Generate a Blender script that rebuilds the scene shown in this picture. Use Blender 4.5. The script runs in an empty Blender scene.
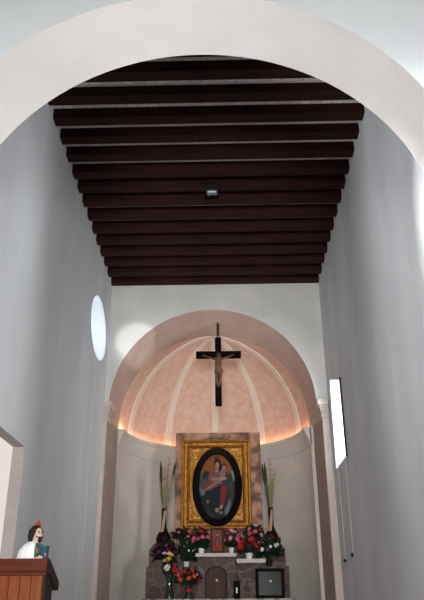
import bpy, bmesh, math, random
from mathutils import Vector, Matrix
random.seed(7)
S = bpy.context.scene
COL = S.collection
EYE = 1.6                     # height of the camera above the crossing floor; shapes are laid out relative to the eye
PI = math.pi

# ------------------------------------------------------------------ camera
F = 674.0; CX, CY = 212.0, 300.0
def ray0(x, y): return Vector(((x-CX)/F, -(y-CY)/F, -1.0))
AY = ray0(228, 617).normalized()
AZ = ray0(203, -1133); AZ = (AZ - AY*AZ.dot(AY)).normalized()
AX = AY.cross(AZ)
ROT = Matrix((AX, AY, AZ))
def at(x, y, Y):
    r = ROT @ ray0(x, y); return r*(Y/r.y)
cam = bpy.data.cameras.new('camera'); camo = bpy.data.objects.new('camera', cam); COL.objects.link(camo)
cam.sensor_fit = 'VERTICAL'; cam.sensor_height = 24.0; cam.lens = F/600*24.0
cam.clip_start = 0.05; cam.clip_end = 200
camo.matrix_world = Matrix.Translation((0, 0, EYE)) @ ROT.to_4x4()
S.camera = camo

# ------------------------------------------------------------------ materials
def nd(nt, t, **kw):
    n = nt.nodes.new(t)
    for k, v in kw.items(): setattr(n, k, v)
    return n
def mat(name, c1, c2=None, rough=0.7, scale=4.0, detail=6.0, bump=0.0, bscale=None, metal=0.0, stretch=(1,1,1), spec=0.18, lo=0.35, hi=0.65, coat=0.0):
    m = bpy.data.materials.new(name); m.use_nodes = True
    nt = m.node_tree; b = nt.nodes['Principled BSDF']
    b.inputs['Roughness'].default_value = rough; b.inputs['Metallic'].default_value = metal
    b.inputs['Specular IOR Level'].default_value = spec; b.inputs['Coat Weight'].default_value = coat
    tc = nd(nt, 'ShaderNodeTexCoord'); mp = nd(nt, 'ShaderNodeMapping'); mp.inputs['Scale'].default_value = stretch
    nt.links.new(tc.outputs['Object'], mp.inputs['Vector'])
    no = nd(nt, 'ShaderNodeTexNoise'); no.inputs['Scale'].default_value = scale; no.inputs['Detail'].default_value = detail
    nt.links.new(mp.outputs[0], no.inputs['Vector'])
    cr = nd(nt, 'ShaderNodeValToRGB'); c2 = c2 or tuple(v*0.9 for v in c1)
    cr.color_ramp.elements[0].position = lo; cr.color_ramp.elements[0].color = (*c2, 1)
    cr.color_ramp.elements[1].position = hi; cr.color_ramp.elements[1].color = (*c1, 1)
    nt.links.new(no.outputs['Fac'], cr.inputs['Fac']); nt.links.new(cr.outputs['Color'], b.inputs['Base Color'])
    if bump:
        bn = nd(nt, 'ShaderNodeTexNoise'); bn.inputs['Scale'].default_value = bscale or scale*3; bn.inputs['Detail'].default_value = 4
        nt.links.new(mp.outputs[0], bn.inputs['Vector'])
        bu = nd(nt, 'ShaderNodeBump'); bu.inputs['Strength'].default_value = bump; bu.inputs['Distance'].default_value = 0.02
        nt.links.new(bn.outputs['Fac'], bu.inputs['Height']); nt.links.new(bu.outputs[0], b.inputs['Normal'])
    return m
def emat(name, col, strength):
    m = bpy.data.materials.new(name); m.use_nodes = True; nt = m.node_tree; nt.nodes.clear()
    e = nd(nt, 'ShaderNodeEmission'); e.inputs[0].default_value = (*col, 1); e.inputs[1].default_value = strength
    o = nd(nt, 'ShaderNodeOutputMaterial'); nt.links.new(e.outputs[0], o.inputs[0]); return m
def cmat(name, rough=0.45, gain=1.0):
    m = bpy.data.materials.new(name); m.use_nodes = True; nt = m.node_tree; b = nt.nodes['Principled BSDF']
    a = nd(nt, 'ShaderNodeVertexColor'); a.layer_name = 'paint'
    n = nd(nt, 'ShaderNodeTexNoise'); n.inputs['Scale'].default_value = 60
    mx = nd(nt, 'ShaderNodeMix', data_type='RGBA', blend_type='MULTIPLY'); mx.inputs[0].default_value = 0.35
    nt.links.new(a.outputs['Color'], mx.inputs[6]); nt.links.new(n.outputs['Color'], mx.inputs[7])
    nt.links.new(mx.outputs[2], b.inputs['Base Color']); b.inputs['Roughness'].default_value = rough; b.inputs['Specular IOR Level'].default_value = .06; return m
def stone_mat(name, c1, c2, mortar, scale=3.0, width=0.035):
    m = bpy.data.materials.new(name); m.use_nodes = True; nt = m.node_tree; b = nt.nodes['Principled BSDF']
    tc = nd(nt, 'ShaderNodeTexCoord')
    wn = nd(nt, 'ShaderNodeTexNoise'); wn.inputs['Scale'].default_value = 5
    ad = nd(nt, 'ShaderNodeMix', data_type='RGBA'); ad.inputs[0].default_value = 0.12
    nt.links.new(tc.outputs['Object'], wn.inputs['Vector'])
    nt.links.new(tc.outputs['Object'], ad.inputs[6]); nt.links.new(wn.outputs['Color'], ad.inputs[7])
    v1 = nd(nt, 'ShaderNodeTexVoronoi'); v1.feature = 'DISTANCE_TO_EDGE'; v1.inputs['Scale'].default_value = scale
    v2 = nd(nt, 'ShaderNodeTexVoronoi'); v2.inputs['Scale'].default_value = scale
    for v in (v1, v2): nt.links.new(ad.outputs[2], v.inputs['Vector'])
    cr = nd(nt, 'ShaderNodeValToRGB'); cr.color_ramp.elements[0].color = (*c1, 1); cr.color_ramp.elements[1].color = (*c2, 1)
    sp = nd(nt, 'ShaderNodeSeparateColor'); nt.links.new(v2.outputs['Color'], sp.inputs[0]); 
    no = nd(nt, 'ShaderNodeTexNoise'); no.inputs['Scale'].default_value = 14; no.inputs['Detail'].default_value = 8
    nt.links.new(tc.outputs['Object'], no.inputs['Vector'])
    av = nd(nt, 'ShaderNodeMath', operation='ADD'); nt.links.new(sp.outputs[0], av.inputs[0]); nt.links.new(no.outputs['Fac'], av.inputs[1])
    hv = nd(nt, 'ShaderNodeMath', operation='MULTIPLY'); hv.inputs[1].default_value = 0.5; nt.links.new(av.outputs[0], hv.inputs[0])
    nt.links.new(hv.outputs[0], cr.inputs[0])
    th = nd(nt, 'ShaderNodeMapRange'); th.inputs[1].default_value = width*0.4; th.inputs[2].default_value = width
    nt.links.new(v1.outputs['Distance'], th.inputs[0])
    mx = nd(nt, 'ShaderNodeMix', data_type='RGBA'); nt.links.new(th.outputs[0], mx.inputs[0])
    mx.inputs[6].default_value = (*mortar, 1); nt.links.new(cr.outputs[0], mx.inputs[7])
    nt.links.new(mx.outputs[2], b.inputs['Base Color']); b.inputs['Roughness'].default_value = 0.7; b.inputs['Specular IOR Level'].default_value = .1
    return m
def brick_mat(name, c1, c2, mortar, scale=3.0):
    m = bpy.data.materials.new(name); m.use_nodes = True; nt = m.node_tree; b = nt.nodes['Principled BSDF']
    tc = nd(nt, 'ShaderNodeTexCoord'); br = nd(nt, 'ShaderNodeTexBrick'); br.inputs['Scale'].default_value = scale
    br.inputs['Color1'].default_value = (*c1, 1); br.inputs['Color2'].default_value = (*c2, 1); br.inputs['Mortar'].default_value = (*mortar, 1)
    nt.links.new(tc.outputs['Object'], br.inputs['Vector']); nt.links.new(br.outputs['Color'], b.inputs['Base Color'])
    b.inputs['Roughness'].default_value = 0.8; return m

M = {}
M['wall'] = mat('limewashed_plaster', (.615,.64,.66), (.53,.55,.57), .85, 1.3, 8, .25, 9, stretch=(1,1,.35), spec=.2)
M['wall_back'] = mat('end_wall_plaster', (.63,.62,.595), (.55,.545,.525), .85, 1.6, 8, .25, 9, spec=.2)
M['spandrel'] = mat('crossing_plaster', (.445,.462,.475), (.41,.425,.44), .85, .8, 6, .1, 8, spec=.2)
M['arch'] = mat('bounce_tinted_arch_plaster', (.80,.77,.752), (.75,.72,.70), .85, 2.2, 8, .12, 14, spec=.2)  # soffit tone paler and warmer: floor bounce put into the colour
M['salmon'] = mat('salmon_plaster', (.51,.385,.325), (.45,.335,.28), .85, 3, 8, .2, 12, spec=.2)
M['dome'] = mat('mottled_salmon_dome', (.73,.54,.44), (.645,.43,.34), .85, 6.5, 10, .3, 14, spec=.2)
M['rib'] = mat('pale_rib_plaster', (.80,.70,.62), (.74,.64,.56), .85, 5, 6, .1, spec=.2)
M['apse'] = mat('apse_plaster', (.66,.62,.57), (.58,.55,.51), .85, 1.6, 6, .15, 9, spec=.2)
M['pilaster'] = mat('pale_pilaster_stone', (.58,.51,.46), (.52,.45,.41), .8, 4, 6, .1, spec=.2)
M['beam'] = mat('dark_stained_beam_wood', (.034,.012,.010), (.018,.007,.006), .7, 6, 8, .3, 20, stretch=(.25,3,3), spec=.08)
M['tiles'] = brick_mat('ceiling_tiles', (.86,.83,.82), (.70,.58,.54), (.45,.40,.38), 3.2)
M['floor'] = mat('reddish_floor_tile', (.62,.47,.40), (.54,.40,.34), .5, 2, 4, spec=.3)
M['stone'] = stone_mat('altar_flagstone', (.062,.042,.038), (.165,.118,.105), (.165,.135,.12), 3.6, .05)
M['marble'] = mat('brown_marble', (.46,.255,.165), (.13,.075,.055), .5, 5, 12, spec=.12, lo=.4, hi=.6)
M['ledge'] = mat('pale_marble_ledge', (.50,.44,.41), (.42,.37,.35), .4, 8, 6, spec=.4)
M['gold'] = mat('gilt', (.50,.23,.045), (.24,.10,.018), .42, 26, 8, .8, 34, metal=.7)
M['gold_pale'] = mat('bright_gilt', (.68,.40,.10), (.40,.20,.04), .35, 30, 6, .6, 40, metal=.75)
M['black'] = mat('black_lacquer', (.006,.0045,.005), (.004,.003,.0035), .4, 8, 4, spec=.03)
M['crossw'] = mat('black_cross_wood', (.007,.005,.0045), (.004,.003,.003), .6, 8, 4, spec=.03)
M['iron'] = mat('dark_iron', (.03,.025,.022), (.015,.012,.011), .5, 20, 4, metal=.4)
M['flesh_wood'] = mat('carved_painted_wood', (.17,.080,.048), (.11,.05,.03), .5, 12, 5)
M['cloth_wood'] = mat('carved_loincloth', (.20,.11,.07), (.14,.08,.05), .6, 12, 5)
M['hair'] = mat('dark_hair', (.025,.014,.010), (.012,.008,.007), .6, 30, 5)
M['flesh'] = mat('statue_flesh', (.74,.53,.43), (.66,.45,.35), .5, 12, 4)
M['cape'] = mat('white_cape', (.95,.945,.94), (.92,.915,.91), .75, 10, 4)
M['robe'] = mat('teal_robe', (.03,.28,.38), (.015,.13,.20), .5, 14, 5)
M['sash'] = mat('deep_blue_sash', (.02,.10,.30), (.012,.06,.17), .5, 14, 5)
M['flame'] = mat('red_flame', (.45,.05,.04), (.3,.03,.02), .5, 14, 4)
M['medal'] = mat('dull_gold_medal', (.16,.12,.05), (.08,.07,.03), .4, 20, 4, metal=.5)
M['staffm'] = mat('dark_green_staff', (.03,.06,.045), (.02,.035,.03), .5, 20, 4)
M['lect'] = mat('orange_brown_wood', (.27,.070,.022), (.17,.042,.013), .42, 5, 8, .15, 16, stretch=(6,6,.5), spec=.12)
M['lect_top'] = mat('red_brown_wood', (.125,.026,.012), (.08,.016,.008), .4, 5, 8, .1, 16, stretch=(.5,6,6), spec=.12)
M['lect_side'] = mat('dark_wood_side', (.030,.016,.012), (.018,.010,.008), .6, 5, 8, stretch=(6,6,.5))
M['oak'] = mat('tabernacle_wood', (.075,.036,.020), (.04,.019,.011), .5, 5, 8, .15, 16, stretch=(6,6,.6))
M['brass'] = mat('brass', (.95,.86,.66), (.85,.75,.55), .3, 10, 3, metal=.15)  # paled so the glint on the knobs sits in the colour
M['bronze_dk'] = mat('dark_vase_glaze', (.010,.006,.005), (.006,.004,.004), .35, 12, 5, spec=.1)
M['tan'] = mat('tan_vase_stripe', (.50,.33,.19), (.40,.25,.13), .55, 14, 5)
M['reed'] = mat('dried_reed', (.26,.27,.14), (.15,.18,.08), .8, 20, 4)
M['reed_pale'] = mat('pale_dried_reed', (.38,.28,.18), (.27,.20,.12), .8, 20, 4)
M['reed_dark'] = mat('dark_cattail', (.05,.06,.035), (.03,.035,.022), .85, 20, 4)
M['leaf'] = mat('dark_foliage', (.014,.036,.017), (.006,.017,.010), .6, 30, 4, spec=.15)
M['leaf_purple'] = mat('purple_black_foliage', (.020,.014,.020), (.009,.009,.011), .6, 30, 4, spec=.15)
M['pot'] = mat('white_pot', (.86,.86,.85), (.80,.80,.79), .5, 10, 3)
M['green_glass'] = mat('dark_green_glass', (.016,.040,.026), (.010,.024,.018), .12, 10, 3, spec=.6, coat=.4)
M['red'] = mat('red_petal', (.52,.022,.030), (.36,.012,.020), .55, 30, 3)
M['deepred'] = mat('dark_red_petal', (.23,.010,.022), (.14,.008,.014), .55, 30, 3)
M['pink'] = mat('pink_petal', (.72,.12,.22), (.52,.06,.13), .55, 30, 3)
M['palepink'] = mat('pale_pink_petal', (.76,.34,.40), (.62,.2,.28), .55, 30, 3)
M['orange'] = mat('orange_red_petal', (.66,.10,.04), (.50,.045,.03), .55, 30, 3)
M['yellow'] = mat('yellow_petal', (.80,.56,.05), (.68,.42,.03), .55, 30, 3)
M['white'] = mat('white_petal', (.78,.76,.70), (.68,.66,.6), .6, 30, 3)
M['purple'] = mat('purple_petal', (.20,.055,.14), (.12,.03,.09), .6, 30, 3)
M['ribbon'] = mat('lilac_ribbon', (.55,.53,.66), (.45,.43,.56), .4, 20, 3)
M['lamp_black'] = mat('black_lamp_housing', (.012,.012,.014), (.008,.008,.009), .45, 20, 3)
M['lamp_glass'] = mat('lamp_lens', (.30,.33,.42), (.04,.05,.06), .15, 22, 3, spec=.7, coat=.5)  # bluish reflection is put into the lens colour
M['lens_glint'] = mat('lamp_lens_glint', (.75,.76,.85), (.55,.56,.65), .3, 10, 3, metal=.5)  # pale metal tone stands in for the glint on the lens
M['dark_glass'] = mat('dark_glass_front', (.010,.011,.012), (.005,.005,.006), .25, 9, 6, spec=.08)
M['frame_dk'] = mat('black_frame', (.008,.008,.008), (.005,.005,.005), .4, 20, 4, spec=.06)
M['cord'] = mat('pale_cord', (.60,.60,.60), (.5,.5,.5), .8, 20, 3)
M['room'] = mat('side_room_plaster', (.82,.76,.72), (.78,.72,.68), .85, 2, 4)
M['pane'] = emat('daylit_window_pane', (.92,.96,1.0), 14.0)
M['pane_round'] = emat('daylit_oval_pane', (.84,.92,1.0), 3.4)
M['taupe'] = mat('taupe_jamb', (.37,.295,.255), (.32,.25,.215), .85, 3, 6, .1, spec=.1)
M['jamb'] = mat('pinkish_grey_jamb', (.36,.33,.32), (.32,.29,.28), .85, 3, 6, .1, spec=.1)
M['door_pane'] = emat('daylit_frosted_door', (1.0, .91, .87), .80)
M['bluetile'] = mat('mensa_tile_edge', (.30,.25,.22), (.10,.075,.065), .4, 9, 2, spec=.4, lo=.48, hi=.52)
M['paint'] = cmat('oil_painting')

# ------------------------------------------------------------------ mesh helpers
def mesh_obj(name, bm, m, smooth=None):
    bmesh.ops.recalc_face_normals(bm, faces=bm.faces[:])
    me = bpy.data.meshes.new(name); bm.to_mesh(me); bm.free()
    for mm in (m if isinstance(m, (list, tuple)) else [m]): me.materials.append(mm)
    if smooth is not None:
        me.polygons.foreach_set('use_smooth', [True]*len(me.polygons))
        if smooth < 180: me.set_sharp_from_angle(angle=math.radians(smooth))
    o = bpy.data.objects.new(name, me); COL.objects.link(o); return o
def root_loc(p):
    v = Vector((0, 0, 0))
    while p is not None: v += p.location; p = p.parent
    return v
def obj(name, bm, m, parent=None, smooth=None, label=None):
    o = mesh_obj(name, bm, m, smooth)
    if parent is not None:
        o.data.transform(Matrix.Translation(-root_loc(parent))); o.parent = parent
    else:
        vs = [v.co for v in o.data.vertices]
        b = Vector(((min(v.x for v in vs)+max(v.x for v in vs))/2, (min(v.y for v in vs)+max(v.y for v in vs))/2, min(v.z for v in vs)))
        o.data.transform(Matrix.Translation(-b)); o.location = b
    if label: o['label'] = label
    return o
def tag(o, label, cat, group=None):
    o['label'] = label; o['category'] = cat
    if group: o['group'] = group
    return o
def thing(name, label, cat, loc, group=None):
    o = bpy.data.objects.new(name, None); COL.objects.link(o); o.location = loc; o.empty_display_size = .1
    return tag(o, label, cat, group)
def struct(name, bm, m, parent=None, smooth=None, label=None, cat=None):
    o = obj(name, bm, m, parent, smooth)
    if parent is None: o['kind'] = 'structure'
    if label: o['label'] = label
    if cat: o['category'] = cat
    return o
def box(bm, x0, x1, y0, y1, z0, z1, bev=0.0, mi=0):
    vs = [bm.verts.new((x, y, z)) for z in (z0, z1) for y in (y0, y1) for x in (x0, x1)]
    fs = []
    for q in ((0,2,3,1),(4,5,7,6),(0,1,5,4),(2,6,7,3),(0,4,6,2),(1,3,7,5)):
        f = bm.faces.new([vs[i] for i in q]); f.material_index = mi; fs.append(f)
    if bev:
        es = list({e for f in fs for e in f.edges})
        bmesh.ops.bevel(bm, geom=es, offset=bev, segments=2, affect='EDGES', profile=.5)
def BX(*a, **k):
    bm = bmesh.new(); box(bm, *a, **k); return bm
def prism(bm, loop, axis, a, b, holes=(), mi_side=0):
    """loop of (u,v); axis 'x': (u,v)->(y,z) between x=a and x=b; axis 'y': (x,z)."""
    def P(u, v, t): return (t, u, v) if axis == 'x' else ((u, t, v) if axis == 'y' else (u, v, t))
    for t in (a, b):
        es = []
        for lp in (loop, *holes):
            vs = [bm.verts.new(P(u, v, t)) for u, v in lp]
            es += [bm.edges.new((vs[i], vs[(i+1) % len(vs)])) for i in range(len(vs))]
        bmesh.ops.triangle_fill(bm, edges=es, use_beauty=True, use_dissolve=False)
    for lp in (loop, *holes):
        n = len(lp)
        A = [bm.verts.new(P(u, v, a)) for u, v in lp]; B = [bm.verts.new(P(u, v, b)) for u, v in lp]
        for i in range(n):
            f = bm.faces.new((A[i], A[(i+1) % n], B[(i+1) % n], B[i])); f.material_index = mi_side
    bmesh.ops.remove_doubles(bm, verts=bm.verts[:], dist=1e-5)
def lathe(bm, prof, cx, cy, n=20, z0=0.0, sx=1, sy=1, a0=0, a1=2*PI):
    full = abs(a1-a0-2*PI) < 1e-6; cnt = n if full else n+1
    rings = []
    for r, z in prof:
        rings.append([bm.verts.new((cx+r*sx*math.cos(a0+(a1-a0)*i/n), cy+r*sy*math.sin(a0+(a1-a0)*i/n), z0+z)) for i in range(cnt)])
    for A, B in zip(rings, rings[1:]):
        for i in range(cnt if full else cnt-1):
            j = (i+1) % cnt; bm.faces.new((A[i], A[j], B[j], B[i]))
    if full:
        for R, (r, z) in ((rings[0], prof[0]), (rings[-1], prof[-1])):
            if r > 1e-4: bm.faces.new(R)
    bmesh.ops.remove_doubles(bm, verts=bm.verts[:], dist=1e-5)
def tube(bm, pts, rad, n=8, closed=False):
    pts = [Vector(p) for p in pts]; rads = rad if isinstance(rad, (list, tuple)) else [rad]*len(pts)
    rings = []; N = len(pts)
    up = Vector((.13, .31, .94)).normalized()
    for i, p in enumerate(pts):
        a = pts[(i-1) % N] if (closed or i > 0) else p; b = pts[(i+1) % N] if (closed or i < N-1) else p
        t = (b-a).normalized(); s = t.cross(up)
        if s.length < .05: s = t.cross(Vector((1, .2, 0)))
        s.normalize(); w = s.cross(t)
        rings.append([bm.verts.new(p + (s*math.cos(2*PI*k/n)+w*math.sin(2*PI*k/n))*rads[i]) for k in range(n)])
    for i in range(N if closed else N-1):
        A, B = rings[i], rings[(i+1) % N]
        for k in range(n): bm.faces.new((A[k], A[(k+1) % n], B[(k+1) % n], B[k]))
    if not closed: bm.faces.new(rings[0]); bm.faces.new(rings[-1])
def ball(bm, c, r, seg=12, rings=8, sc=(1,1,1)):
    bmesh.ops.create_uvsphere(bm, u_segments=seg, v_segments=rings, radius=r,
        matrix=Matrix.Translation(c) @ Matrix.Diagonal((*sc, 1)))
def skin(verts, edges, rads, sub=2, root=0):
    me = bpy.data.meshes.new('skin'); me.from_pydata([tuple(v) for v in verts], edges, [])
    o = bpy.data.objects.new('skin', me); COL.objects.link(o)
    sm = o.modifiers.new('s', 'SKIN'); sm.use_smooth_shade = True
    if not me.skin_vertices: 
        bpy.context.view_layer.objects.active = o
    ly = me.skin_vertices[0].data if me.skin_vertices else None
    for i, d in enumerate(ly):
        r = rads[i]; d.radius = (r, r) if not isinstance(r, tuple) else r
        d.use_root = (i == root)
    ss = o.modifiers.new('u', 'SUBSURF'); ss.levels = sub; ss.render_levels = sub
    dg = bpy.context.evaluated_depsgraph_get(); dg.update()
    ev = o.evaluated_get(dg); em = ev.to_mesh()
    bm = bmesh.new(); bm.from_mesh(em); ev.to_mesh_clear()
    bpy.data.objects.remove(o); bpy.data.meshes.remove(me)
    return bm
def arc(cx, cz, r, a0, a1, n): return [(cx+r*math.cos(math.radians(a0+(a1-a0)*i/n)), cz+r*math.sin(math.radians(a0+(a1-a0)*i/n))) for i in range(n+1)]

# ------------------------------------------------------------------ the setting
FL = -EYE                     # crossing floor
SF = -0.6                     # raised sanctuary floor
XL, XR, YB, ZB = -2.432, 2.068, 13.145, 6.557
YA0, YA1 = 4.36, 5.30
struct('floor', BX(-7, 7, -6, 5.0, FL-.2, FL), M['floor'])
bm = bmesh.new()
box(bm, XL-.4, XR+.4, 5.0, 16.6, FL-.2, SF)
for k in range(4): box(bm, XL-.3, XR+.3, 5.0-.3*(4-k), 5.0, FL, FL+.2*(k+1)+.0)
struct('floor_sanctuary', bm, M['floor'])
# triumphal arch wall towards the crossing
YA0, YA1 = 4.47, 5.30
def arch_wall(c, a, n=64):
    x, z, r = c
    return [(-7, FL), (x-r, FL)] + arc(x, z, r, 180, 0, n) + [(x+r, FL), (7, FL), (7, 9.5), (-7, 9.5)]
near, far = arch_wall((-.275, 2.965, 2.295), 0), arch_wall((-.22, 3.085, 2.255), 0)
bm = bmesh.new(); rings = []
for lp_, y in ((near, YA0), (far, YA1)):
    vs_ = [bm.verts.new((u, y, v)) for u, v in lp_]; rings.append(vs_)
    bmesh.ops.triangle_fill(bm, edges=[bm.edges.new((vs_[k], vs_[(k+1) % len(vs_)])) for k in range(len(vs_))], use_beauty=True)
for k in range(len(near)):
    f = bm.faces.new((rings[0][k], rings[0][(k+1) % len(near)], rings[1][(k+1) % len(near)], rings[1][k]))
    f.material_index = 1 if 1 <= k <= len(near)-5 else 0
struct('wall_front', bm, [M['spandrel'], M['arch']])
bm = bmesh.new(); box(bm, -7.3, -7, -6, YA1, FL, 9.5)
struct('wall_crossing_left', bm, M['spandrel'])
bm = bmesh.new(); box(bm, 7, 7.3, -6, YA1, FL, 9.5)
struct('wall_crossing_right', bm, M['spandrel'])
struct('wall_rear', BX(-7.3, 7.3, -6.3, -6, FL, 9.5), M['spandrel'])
# left wall: oval window and the passage door
oc = (12.06, 5.10); oa, ob = .80, .60
oval = [(oc[0]+oa*math.cos(2*PI*i/40), oc[1]+ob*math.sin(2*PI*i/40)) for i in range(40)]
door = [(6.75, SF), (8.10, SF), (8.10, 1.88), (6.75, 1.88)]
bm = bmesh.new(); prism(bm, [(YA1, FL), (YB+.5, FL), (YB+.5, 7.1), (YA1, 7.1)], 'x', XL, XL-.5, [oval, door])
for f in bm.faces:
    c = f.calc_center_median()
    if abs(f.normal.x) < .5 and 6.7 < c.y < 8.15 and SF-.05 < c.z < 1.95: f.material_index = 1
struct('wall_left', bm, [M['wall'], M['jamb']])
bm = bmesh.new(); prism(bm, oval, 'x', XL-.44, XL-.49)
w1 = struct('window_1', bm, M['pane_round'])
win = [(11.58, 2.50), (12.80, 2.50), (12.72, 4.21), (11.60, 3.84)]
bm = bmesh.new(); prism(bm, [(YA1, FL), (YB+.5, FL), (YB+.5, 7.1), (YA1, 7.1)], 'x', XR, XR+.5, [win])
struct('wall_right', bm, M['wall'])
bm = bmesh.new(); prism(bm, [(11.6, 2.52), (12.78, 2.52), (12.71, 4.2), (11.61, 3.83)], 'x', XR+.44, XR+.49)
w2 = struct('window_2', bm, M['pane'])
bm = bmesh.new()
box(bm, XR-.02, XR+.03, 11.50, 11.59, 2.46, 3.86); 
struct('window_frame', bm, M['lect_side'], w2)
# frosted door panel with daylight behind it, set in the left wall
dr_ = struct('door_1', BX(XL-.21, XL-.145, 6.70, 8.14, SF-.02, 1.90), M['door_pane'])
bm = bmesh.new(); box(bm, XL-.49, XL-.27, 6.70, 8.14, SF-.02, 1.92); struct('wall_behind_door', bm, M['room'])
# end wall with the apse arch
px, pz, pr = -.245, 3.70, 2.03          # apse and the inner end of the splayed arch reveal
qx, qz, qr = -.255, 3.865, 2.09         # outer edge of the arch on the end wall
YD = 14.08
def end_loop(x, z, r, jl, jr): return [(XL-.5, FL), (jl, FL), (jl, 3.62), (x-r, z)] + arc(x, z, r, 180, 0, 56)[1:-1] + [(x+r, z), (jr, 3.62), (jr, FL), (XR+.5, FL), (XR+.5, 7.1), (XL-.5, 7.1)]
bm = bmesh.new(); rings = []
LA, LB = end_loop(qx, qz, qr, -2.37, 1.935), end_loop(px, pz, pr, px-pr, px+pr+.07)
for lp_, y in ((LA, YB), (LB, YD)):
    vs_ = [bm.verts.new((u, y, v)) for u, v in lp_]; rings.append(vs_)
    bmesh.ops.triangle_fill(bm, edges=[bm.edges.new((vs_[k], vs_[(k+1) % len(vs_)])) for k in range(len(vs_))], use_beauty=True)
for k in range(len(LA)):
    k2 = (k+1) % len(LA); f = bm.faces.new((rings[0][k], rings[0][k2], rings[1][k2], rings[1][k])); f.material_index = 2 if k in (1, len(LA)-5) else 1 if 1 < k < len(LA)-5 else 0
struct('wall_back', bm, [M['wall_back'], M['salmon'], M['taupe']])
# apse: half cylinder and half dome, built with thickness
ZS = 3.62
bm = bmesh.new()
def shell(bm, prof, a0=0, a1=PI, n=56):
    lathe(bm, prof, px, YD, n=n, a0=a0, a1=a1)
    ps = prof[:-1] if prof[0] == prof[-1] else prof
    for sgn in (-1, 1):
        vs_ = [bm.verts.new((px+sgn*r, YD, z)) for r, z in ps]
        bmesh.ops.triangle_fill(bm, edges=[bm.edges.new((vs_[k], vs_[(k+1) % len(vs_)])) for k in range(len(vs_))], use_beauty=True)
    bmesh.ops.remove_doubles(bm, verts=bm.verts[:], dist=1e-5)
shell(bm, [(pr, FL), (pr, ZS), (pr+.3, ZS), (pr+.3, FL), (pr, FL)])
struct('wall_apse', bm, M['apse'], smooth=40)
bm = bmesh.new()
RD = pr
prof = [(RD, ZS)] + [(RD*math.cos(t), pz+RD*math.sin(t)) for t in [PI/2*i/28 for i in range(29)]]
prof2 = [((RD+.3)*math.cos(t), pz+(RD+.3)*math.sin(t)) for t in [PI/2*i/28 for i in range(28, -1, -1)]] + [(RD+.3, ZS)]
shell(bm, prof+prof2)
struct('ceiling_dome', bm, M['dome'], smooth=40)
# ribs
def on_dome(a, t, off=0):
    c_, s_ = math.cos(max(t, 0)), math.sin(max(t, 0))
    return Vector((px+(RD-off)*c_*math.cos(a), YD+(RD-off)*c_*math.sin(a), pz+(RD-off)*s_+(t if t < 0 else 0)))
for k, deg in enumerate((22, 57, 90, 123, 158)):
    a = math.radians(deg); bm = bmesh.new(); rows = []
    N = 30
    for i in range(N+1):
        t = -(pz-ZS) if i == 0 else (PI/2*.985)*(i-1)/(N-1)
        tang = Vector((-math.sin(a), math.cos(a), 0))
        hw = .115*(1-.4*i/N)
        c0 = on_dome(a, t, .022); c1 = on_dome(a, t, -.05)
        hw = min(hw, max(.01, RD*math.cos(max(t, 0))*.45))
        rows.append([bm.verts.new(p) for p in (c1-tang*hw, c0-tang*hw*.75, c0+tang*hw*.75, c1+tang*hw)])
    for A, B in zip(rows, rows[1:]):
        for j in range(4): bm.faces.new((A[j], A[(j+1) % 4], B[(j+1) % 4], B[j]))
    bm.faces.new(rows[0]); bm.faces.new(rows[-1])
    struct('trim_%d' % (k+1), bm, M['rib'], smooth=30)
# cornice under the dome
bm = bmesh.new()
cp = [(pr+.02, 3.26), (pr-.02, 3.26), (pr-.03, 3.32), (pr-.05, 3.36), (pr-.055, 3.42), (pr-.09, 3.47), (pr-.10, 3.53), (pr-.13, 3.56), (pr-.135, 3.63), (pr+.02, 3.63)]
shell(bm, cp+[cp[0]])
struct('trim_6', bm, M['apse'], smooth=35)
# pilasters with capitals
def pilaster(n, x0, x1, sgn):
    bm = bmesh.new(); box(bm, x0, x1, YB-.06, YB+.04, SF, 3.60, bev=.008)
    ro = struct('trim_%d' % n, bm, M['pilaster'])
    bm = bmesh.new()
    for dz0, dz1, g in ((3.55, 3.60, .02), (3.60, 3.68, .015), (3.68, 3.74, .035), (3.74, 3.80, .055), (3.80, 3.92, .085)):
        box(bm, x0-(g if sgn < 0 else 0)*0-(g if sgn > 0 else 0), x1+(g if sgn < 0 else 0), YB-.06-g, YB+.3, dz0, dz1, bev=.008)
    struct('capital', bm, M['pilaster'], ro)
pilaster(7, XL-.02, -2.355, -1)
pilaster(8, 1.92, 2.05, 1)
# ceiling: pale tiles laid over dark beams
struct('ceiling', BX(XL-.5, XR+.5, YA1, YB+.5, ZB+.171, ZB+.45), M['tiles'])
ords = ['first', 'second', 'third', 'fourth', 'fifth', 'sixth', 'seventh', 'eighth', 'ninth', 'tenth', 'eleventh', 'twelfth', 'thirteenth', 'fourteenth', 'fifteenth']
edges_y = [6.555, 6.965, 7.414, 7.846, 8.283, 8.723, 9.171, 9.590, 10.013, 10.473, 10.930, 11.365, 11.821, 12.265, 12.710]
for k, y in enumerate(edges_y):
    bm = bmesh.new(); box(bm, XL-.15, XR+.15, y-.19, y, ZB+random.uniform(-.008, .008), ZB+.171, bev=.012)
    tag(obj('ceiling_beam', bm, M['beam']), 'dark brown wooden ceiling beam spanning the nave, %s back from the front arch' % ords[k], 'beam', 'dark ceiling beams')
bm = bmesh.new(); box(bm, XL-.15, XR+.15, YB-.14, YB+.05, ZB, ZB+.171, bev=.012)
tag(obj('ceiling_beam', bm, M['beam']), 'dark brown wooden ceiling beam lying against the end wall above the apse', 'beam', 'dark ceiling beams')

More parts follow.
